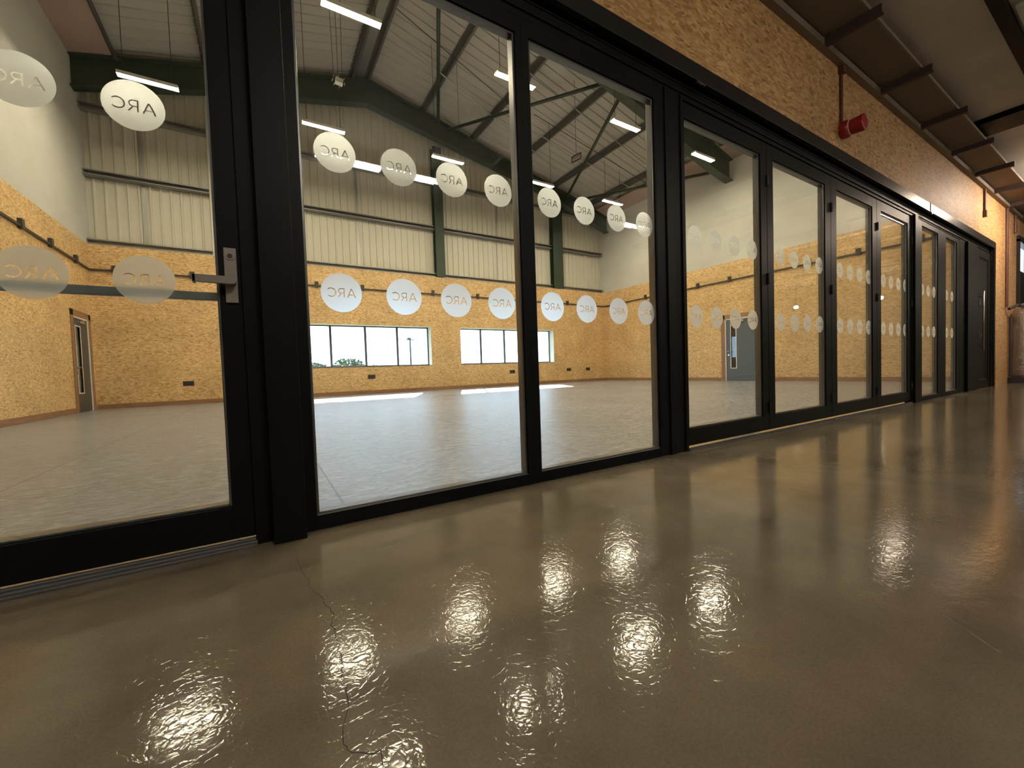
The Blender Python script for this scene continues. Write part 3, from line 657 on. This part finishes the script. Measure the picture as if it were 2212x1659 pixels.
b = BM(); pts = [(14.80, -.52, 1.7), (14.86, -.53, 1.5), (14.84, -.535, 1.35), (14.74, -.53, 1.25), (14.84, -.53, 1.12)]
for p0, p1 in zip(pts, pts[1:]): tube(b, p0, p1, .008, 6)
link('loose_cable', b, 'cable', r)
# far doorway
r = empty('door_10', (16.16, -.02, 0)); struct(r, 'far doorway with black leaf and paper notice at the right edge', 'door')
b = BM(); box(b, 15.36, 15.44, -.10, .1, 0, 3.37); box(b, 16.88, 16.96, -.10, .1, 0, 3.37); box(b, 15.36, 16.96, -.10, .1, 3.31, 3.45); link('frame', b, 'trim', r)
link('door_leaf', box(BM(), 15.44, 16.88, .0, .04, 0, 2.72), 'black', r)
link('interior_glow', box(BM(), 15.44, 16.88, .02, .03, 2.72, 3.31), 'room_glow', r)  # glowing sheet stands in for the bright interior above the leaf
b = box(BM(), 15.50, 16.05, -.012, -.001, 1.75, 2.42); n = link('paper_notice', b, 'paper', r); link('notice_print', box(BM(), 15.56, 15.98, -.014, -.012, 2.05, 2.15), 'galv', n)
b = box(BM(), 15.5, 15.9, -.012, -.001, .98, 1.06); n = link('red_label', b, 'inkm', r); link('label_paper', box(BM(), 15.53, 15.86, -.012, -.001, .86, .97), 'paper', r)
b = box(BM(), 15.50, 15.9, -.012, -.001, .26, .33); link('red_label', b, 'inkm', r); link('label_paper', box(BM(), 15.60, 15.78, -.013, -.001, .10, .44), 'paper', r)
# twin lamps on this side
def twin(x0, x1, y, z, m, label, w=.16):
    r = empty('twin_lamp', ((x0+x1)/2, y, z)); tag(r, label, 'ceiling lamp', 'twin lamps on the soffit')
    link('lamp_tray', box(BM(), x0, x1, y-w/2, y+w/2, z+.03, z+.125), 'white', r)
    for s in (-1, 1): link('tube_diffuser', tube(BM(), (x0+.03, y+s*w*.28, z+.012), (x1-.03, y+s*w*.28, z+.012), .02, 10), m, r)
for k, (a, c) in enumerate([(-4.0, -3.0), (.79, 1.79), (1.80, 2.80), (7.15, 8.1), (12.8, 13.8)]):
    twin(a, c, -4.6, 3.92, 'lamp2', ['twin tube lamp behind the viewer, far left', 'twin tube lamp reflected between the first two upper discs', 'twin tube lamp reflected between the second and third upper discs', 'twin tube lamp reflected at the right of the second pane', 'twin tube lamp reflected small in the first folding leaf'][k])
twin(11.8, 13.7, -1.40, 3.92, 'lamp3', 'twin tube lamp reflected at the top of the fourth folding leaf')
for p, lab in (((20.0, -6.57, 3.0), 'bright bulb lamp reflected in the second folding leaf'), ((20.65, -3.92, 3.0), 'bright bulb lamp reflected beside the fourth folding leaf')):
    r = empty('bulb_lamp', p); tag(r, lab, 'lamp', 'bulb lamps')
    b = BM(); bmesh.ops.create_icosphere(b, subdivisions=2, radius=.07, matrix=Matrix.Translation(p)); link('bulb', b, 'bulb', r, smooth=True)
    link('stem', tube(BM(), (p[0], p[1], p[2]+.06), (p[0], p[1], 4.1), .012, 8), 'cable', r)

# ------------------------------------------------------------------ outside
struct(link('floor', box(BM(), -60, 90, D+.5, 120, -.3, -.15), 'grass'), 'grass outside beyond the strip windows', 'ground')
def shrub(x, y, h, w, lab):
    h *= 1.06; r = empty('shrub', (x, y, -.15)); tag(r, lab, 'shrub', 'shrubs outside the windows')
    b = BM()
    for i in range(900):
        a = random.uniform(0, 2*math.pi); rr = w*math.sqrt(random.random()); k = 1-(rr/w)**2
        z = h*(.60+.40*math.sqrt(k))*random.uniform(.55, 1)
        p = Vector((x+rr*math.cos(a), y+rr*math.sin(a)*.6, z)); n = Vector((random.gauss(0, 1), random.gauss(0, 1), random.gauss(0, 1))).normalized(); t = n.orthogonal().normalized(); s = n.cross(t); q_ = random.uniform(.08, .15)
        b.faces.new([b.verts.new(p+t*q_), b.verts.new(p+s*q_*.5), b.verts.new(p-t*q_), b.verts.new(p-s*q_*.5)])
    link('foliage', b, 'leaf', r); b = BM()
    for i in range(6): tube(b, (x, y, -.15), (x+random.uniform(-.6, .6)*w, y, h*.7), .03, 6, .01)
    link('stem', b, 'bark', r)
shrub(5.55, 30, 1.86, 1.25, 'leafy green shrub outside, in the middle of the left strip window')
shrub(3.55, 33.2, 1.72, 1.1, 'low green shrub outside, at the left end of the left strip window')
shrub(8.0, 33.2, 1.42, .8, 'lowest green shrub outside, right of the leafy one')
r = empty('street_lamp', (19.85, 60, -.15)); tag(r, 'tall street lamp with a double head outside the left strip window', 'street lamp')
link('pole', tube(BM(), (19.85, 60, -.15), (19.85, 60, 5.95), .15, 10, .12), 'postm', r)
b = BM(); box(b, 19.2, 20.5, 59.9, 60.1, 5.85, 5.98); link('cross_arm', b, 'postm', r)
b = BM(); box(b, 19.45, 19.95, 59.8, 60.2, 5.98, 6.22); link('lamp_head', b, 'postm', r)
